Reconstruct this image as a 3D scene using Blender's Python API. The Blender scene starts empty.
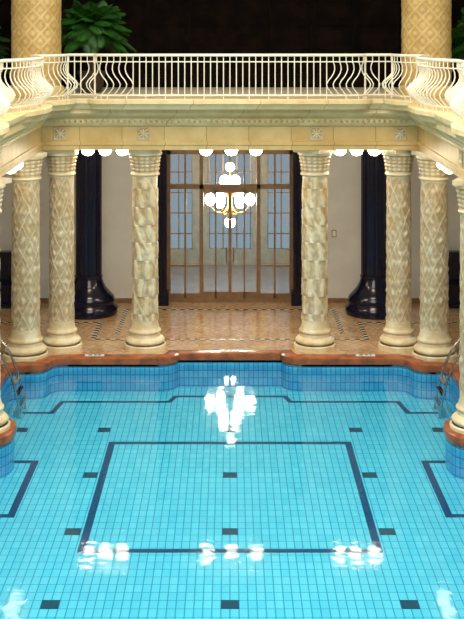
import bpy, math, random
from mathutils import Vector, geometry, noise
random.seed(4)
S=bpy.context.scene
try: S.view_settings.view_transform='Standard'
except Exception: pass
pi=math.pi
# ------------------------------------------------------------ materials
def srgb(r,g,b):
    f=lambda c:(c/255/12.92) if c/255<=0.04045 else ((c/255+0.055)/1.055)**2.4
    return (f(r),f(g),f(b),1)
class M:
    def __init__(s,name,rough=.5,metal=0,col=None):
        s.m=bpy.data.materials.new(name); s.m.use_nodes=True
        s.t=s.m.node_tree; s.b=s.t.nodes['Principled BSDF']
        s.b.inputs['Roughness'].default_value=rough; s.b.inputs['Metallic'].default_value=metal
        if col: s.b.inputs['Base Color'].default_value=col
    def n(s,typ,**k):
        nd=s.t.nodes.new(typ)
        for a,v in k.items():
            if a.startswith('_'): setattr(nd,a[1:],v)
            else: nd.inputs[a.replace('__',' ')].default_value=v
        return nd
    def l(s,a,b): s.t.links.new(a,b)
    def ramp(s,fac,stops):
        r=s.n('ShaderNodeValToRGB'); e=r.color_ramp.elements
        while len(e)<len(stops): e.new(.5)
        for i,(p,c) in enumerate(stops): e[i].position=p; e[i].color=c
        s.l(fac,r.inputs['Fac']); return r.outputs['Color']
    def mix(s,fac,a,b,mode='MIX'):
        x=s.n('ShaderNodeMix',_data_type='RGBA',_blend_type=mode)
        for i,v in ((0,fac),(6,a),(7,b)):
            if hasattr(v,'links'): s.l(v,x.inputs[i])
            else: x.inputs[i].default_value=v
        return x.outputs[2]
    def base(s,c): s.l(c,s.b.inputs['Base Color'])
    def bump(s,h,st=.3,d=.01):
        b=s.n('ShaderNodeBump',Strength=st,Distance=d); s.l(h,b.inputs['Height']); s.l(b.outputs[0],s.b.inputs['Normal'])
    def co(s,which='Object'): return s.n('ShaderNodeTexCoord').outputs[which]
def stone(name,c1,c2,cav,rough=.35,scale=2.5):
    m=M(name,rough)
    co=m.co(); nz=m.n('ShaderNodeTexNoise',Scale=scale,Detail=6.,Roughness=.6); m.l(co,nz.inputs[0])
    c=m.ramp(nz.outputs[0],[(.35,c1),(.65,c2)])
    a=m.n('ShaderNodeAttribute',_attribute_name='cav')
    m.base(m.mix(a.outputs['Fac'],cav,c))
    n2=m.n('ShaderNodeTexNoise',Scale=30.,Detail=5.); m.l(co,n2.inputs[0]); m.bump(n2.outputs[0],.5,.02)
    return m.m
m_col=stone('carved_marble',srgb(218,196,150),srgb(246,236,206),srgb(146,112,70))
m_pier=stone('gold_mosaic_stone',srgb(206,174,106),srgb(236,212,150),srgb(150,112,52))
def blocks(name,c1,c2,line,w,h):
    m=M(name,.4); co=m.co()
    sx=m.n('ShaderNodeSeparateXYZ'); m.l(co,sx.inputs[0])
    ad=m.n('ShaderNodeMath',_operation='ADD'); m.l(sx.outputs[0],ad.inputs[0]); m.l(sx.outputs[1],ad.inputs[1])
    cb=m.n('ShaderNodeCombineXYZ'); m.l(ad.outputs[0],cb.inputs[0]); m.l(sx.outputs[2],cb.inputs[1])
    br=m.n('ShaderNodeTexBrick',Scale=1.,Color1=c1,Color2=c2,Mortar=line); br.inputs['Mortar Size'].default_value=.006
    br.inputs['Brick Width'].default_value=w; br.inputs['Row Height'].default_value=h; m.l(cb.outputs[0],br.inputs[0])
    nz=m.n('ShaderNodeTexNoise',Scale=3.,Detail=8.); m.l(co,nz.inputs[0])
    v=m.ramp(nz.outputs[0],[(.3,(.84,.78,.68,1)),(.7,(1,1,1,1))])
    m.base(m.mix(1.0,br.outputs[0],v,'MULTIPLY')); return m.m
m_ent=blocks('entablature_marble',srgb(234,208,150),srgb(218,184,120),srgb(160,124,74),.9,3.0)
m_corn=blocks('cornice_stone',srgb(242,226,182),srgb(232,208,152),srgb(180,146,90),1.4,3.0)
def plain(name,c,rough=.5,metal=0,noise=.12,scale=6):
    m=M(name,rough,metal); nz=m.n('ShaderNodeTexNoise',Scale=float(scale),Detail=5.); m.l(m.co(),nz.inputs[0])
    d=tuple(x*(1-noise*1.6) for x in c[:3])+(1,)
    m.base(m.ramp(nz.outputs[0],[(.35,d),(.65,c)])); return m.m
m_wall=plain('white_plaster',srgb(228,230,232),.6,scale=1.5,noise=.06)
m_darkwall=plain('dark_panelling',srgb(24,12,6),.9,noise=.5,scale=3)
m_darkwall.node_tree.nodes['Principled BSDF'].inputs['Specular IOR Level'].default_value=.15
m_navy=plain('navy_majolica',srgb(8,12,52),.15,noise=.5,scale=8)
m_cope=plain('red_marble_coping',srgb(172,98,60),.2,noise=.3,scale=5)
m_rail=plain('cream_painted_iron',srgb(250,244,224),.4,noise=.05)
m_frame=plain('bronze_frame',srgb(150,120,92),.35,.2,noise=.15)
m_steel=plain('stainless_steel',srgb(190,195,200),.2,1.0,noise=.05)
m_white=plain('white_enamel',srgb(240,240,236),.4,noise=.03)
m_leaf=plain('palm_leaf',srgb(50,112,34),.5,noise=.4,scale=5)
m_trunk=plain('palm_trunk',srgb(90,64,40),.8,noise=.3,scale=20)
m_pot=plain('terracotta_pot',srgb(60,42,30),.6)
m_blue=plain('blue_lacquer',srgb(84,112,160),.35)
m_brass=plain('aged_brass',srgb(180,140,70),.3,.9)
m_line=plain('dark_blue_tile',srgb(8,62,114),.3,noise=.25,scale=12)
m_mark=plain('grey_blue_tile',srgb(24,66,92),.3,noise=.2,scale=12)
m_ceil=plain('ceiling_plaster',srgb(232,220,192),.7,noise=.05)
def tile(name,c1,c2,line,w,h,uv=False):
    m=M(name,.25); co=m.co('UV' if uv else 'Object')
    br=m.n('ShaderNodeTexBrick',Scale=1.,Color1=c1,Color2=c2,Mortar=line,_offset=0.0)
    br.inputs['Mortar Size'].default_value=.008; br.inputs['Brick Width'].default_value=w; br.inputs['Row Height'].default_value=h
    m.l(co,br.inputs[0]); nz=m.n('ShaderNodeTexNoise',Scale=.6,Detail=3.); m.l(co,nz.inputs[0])
    v=m.ramp(nz.outputs[0],[(.3,(.84,.92,.95,1)),(.7,(1,1,1,1))])
    m.base(m.mix(1.0,br.outputs[0],v,'MULTIPLY')); return m.m
m_pool=tile('turquoise_floor_tile',srgb(98,208,232),srgb(114,218,238),srgb(46,152,194),.119,.238)
m_poolw=tile('turquoise_wall_tile',srgb(74,174,220),srgb(96,194,230),srgb(42,118,178),.10,.16,True)
m=M('mosaic_floor',.08); m.b.inputs['Specular IOR Level'].default_value=.8; co=m.co()
vo=m.n('ShaderNodeTexVoronoi',Scale=14.); m.l(co,vo.inputs[0])
c=m.ramp(vo.outputs['Color'],[(0,srgb(178,140,104)),(.5,srgb(204,172,134)),(1,srgb(220,196,164))])
nz=m.n('ShaderNodeTexNoise',Scale=1.2,Detail=4.); m.l(co,nz.inputs[0])
m.base(m.mix(1.0,c,m.ramp(nz.outputs[0],[(.35,(.84,.74,.66,1)),(.65,(1,1,1,1))]),'MULTIPLY')); m_floor=m.m
m=M('mosaic_border',.25); co=m.co(); ck=m.n('ShaderNodeTexChecker',Scale=9.,Color1=srgb(46,40,46),Color2=srgb(210,196,170)); m.l(co,ck.inputs[0]); m.base(ck.outputs[0]); m_border=m.m
def emit(name,c,st):
    m=bpy.data.materials.new(name); m.use_nodes=True; t=m.node_tree; t.nodes.clear()
    e=t.nodes.new('ShaderNodeEmission'); e.inputs[0].default_value=c; e.inputs[1].default_value=st
    o=t.nodes.new('ShaderNodeOutputMaterial'); t.links.new(e.outputs[0],o.inputs[0]); return m
m_globe=emit('lit_opal_glass',(1,.86,.64,1),34)
m_globe2=emit('lit_opal_glass_dim',(1,.86,.64,1),17)
m_bulb=emit('lit_bulb_glass',(1,.88,.7,1),60)
m_sky=emit('skylight_glass',(1,.98,.94,1),1.0)
def trans(name,tint,ior,rough,bump=None):
    m=bpy.data.materials.new(name); m.use_nodes=True; t=m.node_tree; t.nodes.clear(); N=t.nodes.new
    tr=N('ShaderNodeBsdfTransparent'); tr.inputs[0].default_value=tint
    g=N('ShaderNodeBsdfGlossy'); g.inputs['Roughness'].default_value=rough
    f=N('ShaderNodeFresnel'); f.inputs[0].default_value=ior
    mx=N('ShaderNodeMixShader'); o=N('ShaderNodeOutputMaterial')
    t.links.new(f.outputs[0],mx.inputs[0]); t.links.new(tr.outputs[0],mx.inputs[1]); t.links.new(g.outputs[0],mx.inputs[2]); t.links.new(mx.outputs[0],o.inputs[0])
    if bump:
        co=N('ShaderNodeTexCoord'); nz=N('ShaderNodeTexNoise'); nz.inputs['Scale'].default_value=bump[0]; nz.inputs['Detail'].default_value=2
        t.links.new(co.outputs['Object'],nz.inputs[0]); b=N('ShaderNodeBump'); b.inputs['Strength'].default_value=bump[1]; b.inputs['Distance'].default_value=bump[2]
        t.links.new(nz.outputs[0],b.inputs['Height']); t.links.new(b.outputs[0],g.inputs['Normal'])
    return m
m_water=trans('pool_water',(.84,.97,1,1),1.18,.06,(2.6,.5,.008))
m_glass=trans('window_glass',(.93,.95,.95,1),1.45,.05)
# ------------------------------------------------------------ mesh builder
class MB:
    def __init__(s): s.v=[];s.f=[];s.mi=[];s.c=[];s.uv={}
    def add(s,vs,fs,mi=0,cav=None):
        o=len(s.v); s.v+=[tuple(p) for p in vs]; s.f+=[tuple(i+o for i in f) for f in fs]; s.mi+=[mi]*len(fs)
        s.c+=cav if cav else [1.0]*len(vs)
    def box(s,x0,x1,y0,y1,z0,z1,mi=0):
        s.add([(x,y,z) for z in (z0,z1) for x,y in ((x0,y0),(x1,y0),(x1,y1),(x0,y1))],
              [(3,2,1,0),(4,5,6,7),(0,1,5,4),(1,2,6,5),(2,3,7,6),(3,0,4,7)],mi)
    def lathe(s,prof,seg=32,cx=0,cy=0,cz=0,mi=0,disp=None):
        vs=[];cv=[]
        for r,z in prof:
            for i in range(seg):
                a=2*pi*i/seg; d,c=(disp(i/seg,z) if disp else (0,1))
                vs.append((cx+(r+d)*math.cos(a),cy+(r+d)*math.sin(a),cz+z)); cv.append(c)
        fs=[]
        for k in range(len(prof)-1):
            for i in range(seg):
                j=(i+1)%seg; fs.append((k*seg+i,k*seg+j,(k+1)*seg+j,(k+1)*seg+i))
        fs.append(tuple(range(seg-1,-1,-1))); n=len(prof)-1; fs.append(tuple(n*seg+i for i in range(seg)))
        s.add(vs,fs,mi,cv)
    def tube(s,pts,r,seg=6,mi=0):
        pts=[Vector(p) for p in pts]; vs=[];n=len(pts)
        for k,p in enumerate(pts):
            t=(pts[min(k+1,n-1)]-pts[max(k-1,0)]).normalized()
            u=Vector((0,0,1)) if abs(t.z)<.9 else Vector((1,0,0))
            a=t.cross(u).normalized(); b=t.cross(a)
            rr=r[k] if isinstance(r,(list,tuple)) else r
            for i in range(seg):
                th=2*pi*i/seg; vs.append(p+a*rr*math.cos(th)+b*rr*math.sin(th))
        for k in range(1,n):
            prev=vs[(k-1)*seg:k*seg]; cur=vs[k*seg:(k+1)*seg]
            best=None
            for fl in (0,1):
                cc=cur[::-1] if fl else cur
                for o in range(seg):
                    c2=cc[o:]+cc[:o]; d=sum((c2[q]-prev[q]).length_squared for q in range(seg))
                    if best is None or d<best[0]: best=(d,c2)
            vs[k*seg:(k+1)*seg]=best[1]
        fs=[]
        for k in range(n-1):
            for i in range(seg):
                j=(i+1)%seg; fs.append((k*seg+i,k*seg+j,(k+1)*seg+j,(k+1)*seg+i))
        fs.append(tuple(range(seg))); fs.append(tuple((n-1)*seg+i for i in range(seg-1,-1,-1)))
        s.add(vs,fs,mi)
    def sphere(s,c,r,mi=0,seg=16,rings=10,sz=1):
        prof=[(max(1e-4,r*math.sin(pi*k/rings)),-r*sz*math.cos(pi*k/rings)) for k in range(rings+1)]
        s.lathe(prof,seg,c[0],c[1],c[2],mi)
    def done(s,name,mats,smooth=True,parent=None,loc=(0,0,0),recalc=True):
        me=bpy.data.meshes.new(name); me.from_pydata(s.v,[],s.f); 
        for m in mats: me.materials.append(m)
        me.polygons.foreach_set('material_index',s.mi)
        at=me.attributes.new('cav','FLOAT','POINT'); at.data.foreach_set('value',s.c)
        me.validate(); 
        if recalc:
            import bmesh
            bm=bmesh.new(); bm.from_mesh(me); bmesh.ops.recalc_face_normals(bm,faces=bm.faces[:]); bm.to_mesh(me); bm.free()
        if smooth:
            me.shade_smooth()
            try: me.set_sharp_from_angle(angle=math.radians(38))
            except Exception: pass
        return inst(name,me,loc,parent)
def inst(name,me,loc=(0,0,0),parent=None,rot=0,scale=1):
    o=bpy.data.objects.new(name,me); o.location=loc; o.rotation_euler[2]=rot; o.scale=(scale,)*3
    S.collection.objects.link(o)
    if parent: o.parent=parent
    return o
def bez(p0,p1,p2,n=8):
    return [((1-t)**2*p0[0]+2*t*(1-t)*p1[0]+t*t*p2[0],(1-t)**2*p0[1]+2*t*(1-t)*p1[1]+t*t*p2[1]) for t in [i/n for i in range(n+1)]]
def dedupe(p):
    o=[p[0]]
    for q in p[1:]:
        if (Vector(q)-Vector(o[-1])).length>1e-4: o.append(q)
    return o
def normals(path,closed=False):
    n=len(path); out=[]
    for i in range(n):
        a=Vector(path[i-1]) if (closed or i>0) else None; b=Vector(path[i]); c=Vector(path[(i+1)%n]) if (closed or i<n-1) else None
        ds=[]
        if a is not None: ds.append((b-a).normalized())
        if c is not None: ds.append((c-b).normalized())
        ns=[Vector((-d.y,d.x)) for d in ds]
        m=sum(ns,Vector((0,0))).normalized(); m/=max(.4,m.dot(ns[0])); out.append(m)
    return out
def sweep(mb,path,prof,closed=False,mi=0,flip=1):
    nn=normals(path,closed); vs=[]; k=len(prof)
    for p,n in zip(path,nn):
        for o,z in prof: vs.append((p[0]+n.x*o*flip,p[1]+n.y*o*flip,z))
    fs=[]; L=len(path)
    for i in range(L if closed else L-1):
        j=(i+1)%L
        for a in range(k):
            b=(a+1)%k; fs.append((i*k+a,i*k+b,j*k+b,j*k+a))
    if not closed: fs.append(tuple(range(k))); fs.append(tuple((L-1)*k+a for a in range(k-1,-1,-1)))
    mb.add(vs,fs,mi)
# ------------------------------------------------------------ pool outline
WZ=-.2; FZ=-.67
R=[(0,26.5)]+bez((1.1,26.5),(1.16,26.15),(1.5,26.15))+bez((3.4,26.15),(3.72,26.12),(3.76,25.85))+bez((3.76,25.85),(3.8,25.58),(4.1,25.58))+bez((4.2,25.58),(4.5,25.58),(4.5,25.3))
COLY=[21.6,16.85,12.1]
for cy in COLY:
    R+=bez((4.5,cy+.95),(4.5,cy+.62),(4.2,cy+.6),5)+bez((4.2,cy+.6),(3.74,cy+.6),(3.74,cy),7)[1:]+bez((3.74,cy),(3.74,cy-.6),(4.2,cy-.6),7)[1:]+bez((4.2,cy-.6),(4.5,cy-.62),(4.5,cy-.95),5)[1:]
R+=[(4.5,8.0)]
R=dedupe(R)
outline=R+[(-x,y) for x,y in reversed(R) if x>0]
def prism(name,loops,z0,z1,mat):
    tris=geometry.tessellate_polygon([[Vector((x,y,0)) for x,y in lp] for lp in loops]); flat=[p for lp in loops for p in lp]
    mb=MB(); n=len(flat)
    mb.add([(x,y,z1) for x,y in flat]+[(x,y,z0) for x,y in flat],[tuple(t) for t in tris]+[tuple(i+n for i in reversed(t)) for t in tris])
    o=0
    for lp in loops:
        L=len(lp); mb.f+=[(o+i,o+(i+1)%L,n+o+(i+1)%L,n+o+i) for i in range(L)]; mb.mi+=[0]*L; o+=L
    return mb.done(name,[mat],False)
prism('floor',[[(-8,-4),(8,-4),(8,31.6),(-8,31.6)],outline],-.15,0,m_floor)
mb=MB(); mb.box(-4.9,4.9,7.6,27,FZ-.1,FZ); mb.done('pool_floor',[m_pool],False)
me=bpy.data.meshes.new('pool_wall'); vs=[];fs=[];us=[];d=0
oo=outline+[outline[0]]
for i,p in enumerate(oo):
    if i: d+=(Vector(p)-Vector(oo[i-1])).length
    vs+=[(p[0],p[1],-.08),(p[0],p[1],FZ)]; us.append(d)
for i in range(len(oo)-1): fs.append((2*i,2*i+2,2*i+3,2*i+1))
me.from_pydata(vs,[],fs); uv=me.uv_layers.new(name='UVMap')
for p in me.polygons:
    for li in p.loop_indices:
        vi=me.loops[li].vertex_index; uv.data[li].uv=(us[vi//2],vs[vi][2])
me.materials.append(m_poolw); inst('pool_wall',me)
mb=MB(); sweep(mb,outline,[(-.03,-.1),(-.045,-.03),(-.03,.03),(.0,.045),(.26,.045),(.28,0),(.28,-.1)],True,0,1)
mb.done('pool_coping',[m_cope])
tri=MB(); t=geometry.tessellate_polygon([[Vector((x,y,0)) for x,y in outline]]); T=[]
for q in t:
    a,b,c=[Vector(outline[i]) for i in q]
    T.append(tuple(q) if (b-a).cross(c-a)>0 else tuple(reversed(q)))
tri.add([(x,y,WZ) for x,y in outline],T); tri.done('pool_water',[m_water],False,recalc=False)
H=7-FZ; F=1250
def P(x,y): Y=F*H/(y-25); return ((x-230)/F*Y,Y)
mb=MB()
def strip(pts,w,mi=0,closed=False):
    w/=2; sweep(mb,pts,[(-w,FZ+.001),(w,FZ+.001),(w,FZ+.006),(-w,FZ+.006)],closed,mi)
strip([(-2.165,P(0,443)[1]),(2.165,P(0,443)[1]),(2.165,P(0,551)[1]),(-2.165,P(0,551)[1])],.12,0,True)
L=[P(285,396.5),P(290,402),P(398,402),P(408,413),P(438,413)]
strip([(-x,y) for x,y in reversed(L)]+L,.1)
for sg in (-1,1):
    for dy in (0,-9.5):
        pts=[(sg*4.45,P(0,462)[1]+dy),(sg*3.42,P(0,462)[1]+dy),(sg*3.42,P(0,516)[1]+dy),(sg*4.45,P(0,516)[1]+dy)]
        strip(pts,.12)
Y0=F*H/(430-25)
for r in range(-6,1):
    for c in (-1,0,1):
        x=c*2.378; y=Y0+r*2.378
        if y>9: mb.box(x-.12,x+.12,y-.12,y+.12,FZ+.001,FZ+.008,1)
for sg in (-1,1): mb.box(sg*3.95-.12,sg*3.95+.12,Y0-.12,Y0+.12,FZ+.001,FZ+.008,1)
mb.done('pool_lane_markings',[m_line,m_mark],False)
for x,y in ((-2.85,26.3),(0,26.66),(2.85,26.3)):
    mb=MB(); mb.box(-.2,.2,-.06,.06,0,.012); mb.box(-.13,-.05,-.035,.035,.012,.016,1); mb.box(-.01,.05,-.035,.035,.012,.016,1); mb.box(.08,.13,-.035,.035,.012,.016,1)
    mb.done('depth_sign_plaque',[m_white,m_mark],False,loc=(x,y,.046))
# ------------------------------------------------------------ columns
CH=4.34
def g(x,w): return math.exp(-(x/w)**2)
def ns(u,z,s,k=0): return noise.noise(Vector((math.cos(2*pi*u)*s,math.sin(2*pi*u)*s,z*s*3.2+k)))
def dispA(u,z):
    if z<.62 or z>3.72: return (0,1)
    w=.05*ns(u,z,1.3); a=math.sin(2*pi*(3*u+z*.8+w)); b=math.sin(2*pi*(3*u-z*.8+w))
    rd=max(g(a,.14),g(b,.14))*.75; cell=abs(a*b)
    leaf=cell*(.6+.4*math.cos(2*pi*15*u+3*math.sin(9*z)))*(.6+.4*math.cos(2*pi*4.8*z))
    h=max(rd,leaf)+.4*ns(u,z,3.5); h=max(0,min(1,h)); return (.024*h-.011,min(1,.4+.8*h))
def dispB(u,z):
    if z<.62 or z>3.72: return (0,1)
    uu=u+.06*math.sin(2.4*z)+.1*z; tier=z*2.6; k=math.floor(tier); fz=tier-k; ph=.5*(k%2)
    x=math.sin(pi*(6*uu+ph)); leaf=abs(x)**.7*math.sin(pi*min(1,fz*1.05+.02))**.6
    vein=.75+.25*math.cos(2*pi*24*uu+4*fz*(1 if x>0 else -1)); stem=g(abs(x)-1,.12)
    band=g(math.sin(2*pi*(u+z*.33)),.12)*.8
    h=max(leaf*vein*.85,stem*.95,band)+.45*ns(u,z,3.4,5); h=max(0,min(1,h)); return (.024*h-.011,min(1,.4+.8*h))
def dispCap(u,z): 
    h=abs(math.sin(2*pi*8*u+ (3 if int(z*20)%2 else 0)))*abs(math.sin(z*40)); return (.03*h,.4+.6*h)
def colmesh(name,disp,R0=.285):
    mb=MB()
    mb.lathe([(R0+.17,0),(R0+.17,.1),(R0+.15,.12)],40)
    mb.lathe([(R0+.13,.12)]+[(R0+.09+.05*math.sin(pi*k/8),.12+.14*k/8) for k in range(9)]+[(R0+.05,.28),(R0+.04,.34)]+[(R0+.03+.035*math.sin(pi*k/6),.34+.1*k/6) for k in range(7)]+[(R0+.02,.47),(R0,.55),(R0,.6)],40)
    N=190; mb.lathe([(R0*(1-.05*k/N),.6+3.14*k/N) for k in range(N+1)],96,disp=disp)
    R1=R0*.95
    mb.lathe([(R1,3.74)]+[(R1+.01+.035*math.sin(pi*k/6),3.74+.08*k/6) for k in range(7)]+[(R1,3.83)],40)
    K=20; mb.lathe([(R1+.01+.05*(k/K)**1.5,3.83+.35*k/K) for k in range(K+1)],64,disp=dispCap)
    mb.lathe([(R1+.07,4.18),(R1+.1,4.2),(R1+.1,4.25)],40)
    q=R1+.07; mb.box(-q,q,-q,q,4.25,CH-.003)
    o=mb.done(name,[m_col]); return o
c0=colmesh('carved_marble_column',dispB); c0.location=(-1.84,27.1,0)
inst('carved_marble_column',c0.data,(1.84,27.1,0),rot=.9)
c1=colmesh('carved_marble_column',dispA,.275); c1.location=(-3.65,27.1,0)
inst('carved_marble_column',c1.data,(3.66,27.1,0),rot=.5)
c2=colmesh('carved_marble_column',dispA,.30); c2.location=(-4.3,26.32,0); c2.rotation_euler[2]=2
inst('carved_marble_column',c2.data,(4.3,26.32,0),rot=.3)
for cy in COLY+[7.35]:
    for sg in (-1,1): inst('carved_marble_column',(c2 if int(cy)%2 else c0).data,(sg*4.27,cy,0),rot=cy)
# ------------------------------------------------------------ entablature
U=[(-4.0,2),(-4.0,26.6),(4.0,26.6),(4.0,2)]
mb=MB()
sweep(mb,U,[(.62,4.34),(0,4.34),(0,4.43),(-.025,4.45),(-.025,4.52),(0,4.53),(0,4.84),(.62,4.84)],False,0,1)
sweep(mb,U,[(.62,4.841),(0,4.841),(-.05,4.87),(-.06,4.93),(-.12,4.98),(-.12,5.02),(-.18,5.04),(-.25,5.12),(-.28,5.14),(-.28,5.27),(-.33,5.30),(-.36,5.34),(-.36,5.42),(-.34,5.43),(.62,5.43)],False,1,1)
for i in range(-33,34): mb.box(i*.115-.03,i*.115+.03,26.44,26.5,4.93,4.985,1)
mb.done('entablature',[m_ent,m_corn])
def rosette(cx,cy,cz,ax):
    mb=MB()
    def q(u,v,w): return (u,-w,v) if ax=='y' else ((w,u,v) if ax=='+x' else (-w,u,v))
    r=.135; vs=[];cv=[];fs=[];n=64;k=14
    for j in range(k+1):
        for i in range(n):
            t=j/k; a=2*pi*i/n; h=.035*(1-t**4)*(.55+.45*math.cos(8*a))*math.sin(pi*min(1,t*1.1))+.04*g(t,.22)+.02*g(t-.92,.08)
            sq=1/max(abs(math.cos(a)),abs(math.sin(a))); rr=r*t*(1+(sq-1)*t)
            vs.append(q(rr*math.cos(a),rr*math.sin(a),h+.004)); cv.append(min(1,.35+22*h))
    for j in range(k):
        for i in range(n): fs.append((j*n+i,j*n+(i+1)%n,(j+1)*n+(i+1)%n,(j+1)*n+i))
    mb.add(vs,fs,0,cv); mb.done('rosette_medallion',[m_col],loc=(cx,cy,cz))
for x in (-3.62,-1.84,1.84,3.62): rosette(x,26.6,4.69,'y')
for y in COLY: rosette(-4.0,y,4.69,'+x'); rosette(4.0,y,4.69,'-x')
# ------------------------------------------------------------ balcony slab + railing path
RP=[(0,26.15),(2.62,26.15)]+bez((2.62,26.15),(2.8,26.17),(2.85,26.35),5)[1:]+[(3.4,26.38)]+bez((3.4,26.38),(3.42,25.75),(3.9,25.5),8)
for cy in COLY:
    ys=cy+3.6; ye=cy+.45
    RP+=[(4.0-.42*math.sin(pi*k/16)**.7,ys+(ye-ys)*k/16) for k in range(17)]
    RP+=[(4.0,cy+.1)]
RP+=[(4.0,9.5)]
RP=dedupe(RP); PATH=[(-x,y) for x,y in reversed(RP) if x>0]+RP
mb=MB()
sweep(mb,PATH,[(-.16,5.455),(-.19,5.44),(-.19,5.36),(-.14,5.32),(-.1,5.24),(.3,5.24),(.3,5.455)],False,0)
mb.done('balcony_slab',[m_corn])
mb=MB()
RZ0,RZ1=5.53,6.37
def rail(z,r,seg=6): mb.tube([(x,y,z) for x,y in PATH],r,seg)
rail(RZ1,.03,8); rail(RZ1-.14,.013); rail(RZ0,.018)
acc=0; sp=.135
for i in range(len(PATH)-1):
    a=Vector(PATH[i]); b=Vector(PATH[i+1]); L=(b-a).length; t=(b-a)/L; n=Vector((t.y,-t.x))
    s=sp-acc
    while s<=L:
        p=a+t*s; ax=abs(p.x)
        bel=.2 if ax>3.35 else (.17 if 2.1<ax<3.1 else 0)
        zz=[RZ0+(RZ1-.14-RZ0)*q/9 for q in range(10)] if bel else [RZ0,RZ1-.14]
        pts=[]
        for q,z in enumerate(zz):
            u=q/9; o=bel*(math.sin(pi*min(1,u/.62))**1.3 if u<.62 else -.25*math.sin(pi*(u-.62)/.38)) if bel else 0
            n2=n if ax>3.1 else Vector((math.copysign(.85,p.x)*(1 if ax>2.7 else -1),-.5))
            pts.append((p.x+n2.x*o,p.y+n2.y*o,z))
        mb.tube(pts,.0125,5)
        mb.tube([(p.x,p.y,RZ1-.14),(p.x,p.y,RZ1)],.01,4)
        if int(s*10)%4==0: mb.tube([(p.x,p.y,5.44),(p.x,p.y,RZ0)],.01,4)
        s+=sp
    acc=(acc+L)%sp
for x,y in ((-2.85,26.36),(2.85,26.36),(-3.42,26.36),(3.42,26.36),(-4,25.35),(4,25.35)):
    mb.tube([(x,y,5.44),(x,y,RZ1)],.02,8)
mb.done('balcony_railing',[m_rail])
# ------------------------------------------------------------ room shell
def B(name,*a,mat=None):
    mb=MB(); mb.box(*a); return mb.done(name,[mat],False)
mb=MB(); mb.box(-8,-1.75,31.5,31.8,0,5.3); mb.box(1.75,8,31.5,31.8,0,5.3); mb.box(-1.75,1.75,31.5,31.8,3.85,5.3); mb.done('wall_back',[m_wall],False)
mb=MB(); mb.box(-8,8,31.5,31.8,5.3,11)
for i in range(-7,8): mb.box(i*1.05-.06,i*1.05+.06,31.44,31.5,5.6,10)
mb.box(-8,8,31.42,31.5,5.45,5.75); mb.box(-8,8,31.43,31.5,7.0,7.1); mb.done('wall_upper_back',[m_darkwall],False)
B('wall_left',-8.2,-8,-4,31.8,0,11,mat=m_wall); B('wall_right',8,8.2,-4,31.8,0,11,mat=m_wall); B('wall_front',-8,8,-4.2,-4,0,11,mat=m_wall)
mb=MB(); mb.box(-8,8,27.22,31.5,4.42,5.43); mb.box(-8,-4.62,-4,27.22,4.42,5.43); mb.box(4.62,8,-4,27.22,4.42,5.43); mb.box(-4.62,4.62,-4,1.0,4.42,5.43)
mb.done('gallery_floor',[m_ceil],False)
B('ceiling',-8.2,8.2,-4.2,31.8,11,11.2,mat=m_ceil)
mb=MB(); mb.box(-3.6,3.6,4,25,10.94,10.98)
for i in range(-3,4): mb.box(i*1.2-.04,i*1.2+.04,4,25,10.86,10.94,1)
for j in range(15): mb.box(-3.6,3.6,4+j*1.5-.04,4+j*1.5+.04,10.86,10.94,1)
mb.done('skylight',[m_sky,m_frame],False)
def dispP(u,z):
    a=math.sin(2*pi*(5*u+z*1.45)); b=math.sin(2*pi*(5*u-z*1.45)); rd=max(g(a,.25),g(b,.25)); fl=g(1-abs(a*b),.3); h=max(rd,fl*.7)+.3*ns(u,z,3)
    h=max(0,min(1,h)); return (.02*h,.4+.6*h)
mb=MB(); mb.lathe([(.62,0),(.62,.18),(.57,.24)],40); N=150; mb.lathe([(.53,.24+5.1*k/N) for k in range(N+1)],100,disp=dispP); mb.lathe([(.55,5.34),(.66,5.5),(.66,5.56)],40)
p=mb.done('mosaic_pillar',[m_pier],loc=(-4.26,27.5,5.435)); inst('mosaic_pillar',p.data,(4.32,27.5,5.435))
# ------------------------------------------------------------ navy pilasters
def dispN(u,z): return (.018*abs(math.cos(2*pi*7*u))-.01,1)
mb=MB()
prof=[(.68,0),(.70,.06),(.70,.16),(.66,.22),(.62,.27),(.64,.34),(.62,.42),(.52,.53),(.42,.64),(.36,.76),(.33,.86)]
mb.lathe(prof,40); mb.lathe([(.33,.86),(.345,.92),(.31,.96)],32)
N=20; mb.lathe([(.31,.96+3.04*k/N) for k in range(N+1)],84,disp=dispN)
mb.lathe([(.31,4.0),(.38,4.06),(.36,4.14),(.44,4.2),(.44,4.41)],32)
p=mb.done('navy_majolica_pillar',[m_navy],loc=(-3.43,30.35,0)); inst('navy_majolica_pillar',p.data,(3.5,30.35,0))
for sg in (-1,1):
    mb=MB(); mb.box(-.17,.17,-.12,.12,0,4.41); mb.box(-.22,.22,-.16,.16,0,.35)
    for k in (-.1,0,.1): mb.tube([(k,-.12,.4),(k,-.12,4.3)],.035,8)
    mb.done('navy_majolica_pilaster',[m_navy],loc=(sg*1.75,31.3,0))
    mb=MB(); mb.box(-1.2,1.2,-.3,.3,0,.12); mb.box(-1.15,1.15,-.25,.28,.12,.5); mb.box(-1.2,1.2,-.32,.28,.5,.58); mb.box(-1.15,1.15,.1,.28,.58,1.25); mb.box(-1.2,1.2,.06,.29,1.25,1.33)
    for k in range(-4,5): mb.tube([(k*.26,.1,.62),(k*.26,.1,1.22)],.03,8)
    mb.done('majolica_bench',[m_navy],loc=(sg*6.3,31.15,0))
mb=MB()
for x0,x1 in ((-8,-1.98),(1.98,8)): mb.box(x0,x1,31.46,31.5,0,.12)
mb.done('baseboard_back',[m_frame],False)
mb=MB(); mb.box(-.06,.06,-.02,.0,-.09,.09); mb.box(-.04,.04,-.025,-.02,-.07,.07,1); mb.done('wall_sign',[m_frame,m_white],False,loc=(2.62,31.49,1.75))
mb=MB()
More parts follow.
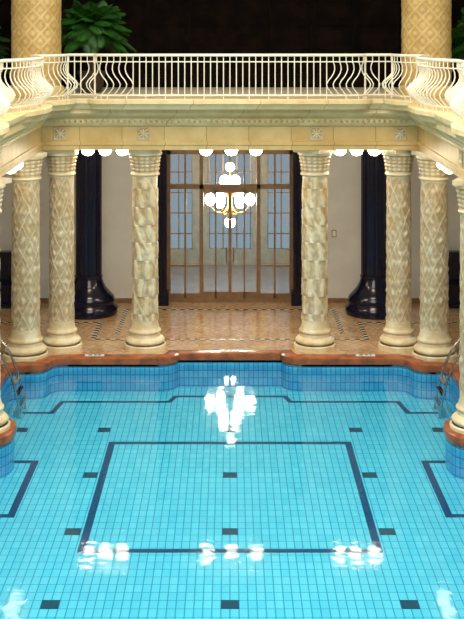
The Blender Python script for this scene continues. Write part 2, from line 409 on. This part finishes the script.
def bs(x0,x1,y0,y1): mb.box(x0,x1,y0,y1,.001,.006)
bs(-3.1,3.1,27.75,27.87); bs(-3.1,-2.98,27.87,29.4); bs(2.98,3.1,27.87,29.4); bs(-7,-3.1,29.3,29.42); bs(3.1,7,29.3,29.42); bs(-2.5,2.5,30.7,30.82)
bs(-2.6,-2.5,28.3,30.82); bs(2.5,2.6,28.3,30.82)
mb.done('mosaic_border',[m_border],False)
# ------------------------------------------------------------ window
mb=MB(); yw=31.6
X0=1.56
def mem(x0,x1,z0,z1,d=.05,mi=0): mb.box(x0,x1,yw-d,yw+d,z0,z1,mi)
mem(-1.74,-X0+.06,0,3.85,.08); mem(X0-.06,1.74,0,3.85,.08); mem(-1.74,1.74,3.74,3.85,.08); mem(-X0,X0,0,.1,.07)
mem(-X0,X0,2.86,2.98,.07)
for x in (-.72,.72): mem(x-.05,x+.05,.1,3.74,.07)
for x in (-1.13,1.13): mem(x-.025,x+.025,.1,3.74)
for x in (-.36,.36): mem(x-.02,x+.02,.1,3.74)
mem(-.04,.04,.1,2.86,.06)
for x0,x1 in ((-1.5,-.77),(.77,1.5)): mem(x0,x1,.1,.22); mem(x0,x1,.9,.94,.03)
for x0,x1 in ((-.67,-.04),(.04,.67)): mem(x0,x1,.1,.26); mem(x0,x1,2.76,2.86)
mb.box(-X0,X0,yw-.006,yw+.006,.1,3.74,1)
for x in (-.09,.09): mb.tube([(x,yw-.06,1.0),(x,yw-.12,1.03),(x,yw-.12,1.35),(x,yw-.06,1.38)],.014,6,2)
mb.done('window_1',[m_frame,m_glass,m_brass])
# ------------------------------------------------------------ room behind
m_cafe=plain('cafe_floor',srgb(120,126,140),.2,scale=2)
B('floor_cafe',-4.5,4.5,31.6,36.5,-.15,0,mat=m_cafe)
mb=MB()
mb.box(-4.5,4.5,36.5,36.7,0,.45); mb.box(-4.5,4.5,36.5,36.7,4.0,5)
for x in (-4.5,-2.75,-1.1,.65,2.3,3.95): mb.box(x,x+.45,36.5,36.7,.45,4.0)
mb.done('wall_cafe_back',[plain('grey_green_wall',srgb(150,148,138),.6)],False)
mb=MB()
for x in (-3.4,-1.7,0,1.7,3.35):
    for k in (-.6,-.2,.2,.6): mb.box(x+k-.02,x+k+.02,36.55,36.62,.45,4)
    for z in (.9,1.5,2.1,2.7,3.3): mb.box(x-.65,x+.65,36.55,36.62,z-.015,z+.015)
mb.done('window_2',[m_frame],False)
B('wall_cafe_left',-4.7,-4.5,31.8,36.7,0,5,mat=m_wall); B('wall_cafe_right',4.5,4.7,31.8,36.7,0,5,mat=m_wall); B('ceiling_cafe',-4.7,4.7,31.8,36.7,4.9,5.05,mat=m_ceil)
# ------------------------------------------------------------ lights (fixtures)
def globe(x,y,z=4.24,r=.14,top=4.415,mt=None):
    mb=MB(); mb.sphere((0,0,0),r,0,20,12,.85); mb.lathe([(.1,r*.75),(.1,top-z)],20,mi=1); mb.done('opal_globe_lamp',[mt or m_globe,m_brass],loc=(x,y,z))
for x in (-3.13,-2.75,-2.37,-.53,.03,.57,2.42,2.79,3.18): globe(x,27.55)
for sg in (-1,1):
    for y in (25.3,24.6,19.8,19.2,18.6,14.5,10): globe(sg*4.32,y,4.19,.14,4.335,m_globe2)
mb=MB(); cz=2.3
mb.tube([(0,0,2.6),(0,0,-.3)],.025,8,1)
mb.lathe([(.02,-.45),(.1,-.38),(.05,-.25),(.14,-.12),(.06,0),(.05,.2),(.1,.3),(.04,.45)],20,mi=1)
for k in range(6):
    a=k*pi/3; ca,sa=math.cos(a),math.sin(a)
    mb.tube([(ca*r,sa*r,z) for r,z in ((.05,-.1),(.2,-.2),(.38,-.17),(.52,0))],.014,6,1); mb.lathe([(.02,0),(.06,.02),(.05,.05)],12,ca*.52,sa*.52,0,1); mb.sphere((ca*.52,sa*.52,.15),.13,0,14,8,1.25)
for k in range(4):
    a=k*pi/2+pi/4; ca,sa=math.cos(a),math.sin(a)
    mb.tube([(ca*r,sa*r,z) for r,z in ((.04,.3),(.14,.25),(.2,.42))],.012,6,1); mb.sphere((ca*.2,sa*.2,.6),.13,0,14,8,1.3)
mb.sphere((0,0,-.45),.14,0,14,8); mb.sphere((0,0,1.0),.12,0,14,8)
mb.done('chandelier',[m_bulb,m_brass],loc=(0,32.6,cz))
def area(name,loc,sx,sy,p,c,rot=(0,0,0)):
    l=bpy.data.lights.new(name,'AREA'); l.shape='RECTANGLE'; l.size=sx; l.size_y=sy; l.energy=p; l.color=c
    o=bpy.data.objects.new(name,l); o.location=loc; o.rotation_euler=rot; S.collection.objects.link(o)
area('skylight_daylight',(0,14.5,10.8),7,20,2050,(1,.95,.85))
# ------------------------------------------------------------ ladders
for sg in (-1,1):
    mb=MB()
    for y in (24.35,24.95):
        mb.tube([(-4.95,y,0),(-4.95,y,.55),(-4.9,y,.72),(-4.78,y,.8),(-4.6,y,.74),(-4.42,y,.5),(-4.24,y,.1),(-4.14,y,-.3),(-4.08,y,FZ+.01)],.026,8)
    for z,x in ((.0,-4.21),(-.22,-4.16),(-.44,-4.11)): mb.box(x-.05,x+.05,24.35,24.95,z-.015,z+.015)
    mb.tube([(-4.95,24.35,.4),(-4.95,24.95,.4)],.016,8)
    o=mb.done('pool_ladder',[m_steel]);
    if sg>0: o.rotation_euler[2]=pi; o.location=(0,49.3,0)
# ------------------------------------------------------------ palms
def palm(x,y,h,n,ln,seed=1):
    rnd=random.Random(seed)
    mb=MB(); mb.lathe([(.2,0),(.24,.05),(.3,.4),(.34,.45),(.34,.5),(.28,.5)],24,mi=2)
    mb.tube([(0,0,.3),(.02,0,.3+h*.5),(0,0,.3+h)],[.09,.07,.06],8,1)
    for k in range(n):
        a=k*2.39996+rnd.uniform(-.2,.2); up=-.3+1.65*(k/n); L=ln*rnd.uniform(.85,1.1); pts=[]
        for q in range(13):
            t=q/12; r=L*t*math.cos(up)*(1-.1*t)+L*.22*t*t; z=.3+h+L*math.sin(up)*t-L*.55*t*t*(.4+.6*math.cos(up)); pts.append(Vector((r*math.cos(a),r*math.sin(a),z)))
        mb.tube(pts,[.012*(1-.7*q/12) for q in range(13)],4)
        sd=Vector((-math.sin(a),math.cos(a),0))
        for q in range(1,32):
            t=q/32*12; i=min(11,int(t)); p=pts[i].lerp(pts[i+1],t-i); d=(pts[i+1]-pts[i]).normalized(); w=.34*math.sin(pi*(q/33))**.6*L
            for s2 in (-1,1):
                e=p+sd*s2*w*.8+d*w*.5+Vector((0,0,-w*.4)); mid=p.lerp(e,.45)+Vector((0,0,.02)); o=d*.028
                mb.add([p,mid+o,e,mid-o],[(0,1,2,3)])
    mb.done('potted_palm',[m_leaf,m_trunk,m_pot],False,loc=(x,y,5.435))
palm(-3.2,29.0,1.25,60,.85,1); palm(-6.0,28.5,.9,40,.9,2); palm(5.75,28.3,1.0,48,.95,3)
# ------------------------------------------------------------ world + camera
w=bpy.data.worlds.new('world'); S.world=w; w.use_nodes=True; w.node_tree.nodes['Background'].inputs[0].default_value=(.46,.58,.68,1); w.node_tree.nodes['Background'].inputs[1].default_value=.6
cd=bpy.data.cameras.new('camera'); cam=bpy.data.objects.new('camera',cd); S.collection.objects.link(cam)
cam.location=(0,0,7); cam.rotation_euler=(pi/2,0,0); cd.sensor_width=36; cd.lens=1250/619*36
cd.shift_y=-(309.5-25)/619; cd.shift_x=2/619; cd.clip_end=200
S.camera=cam
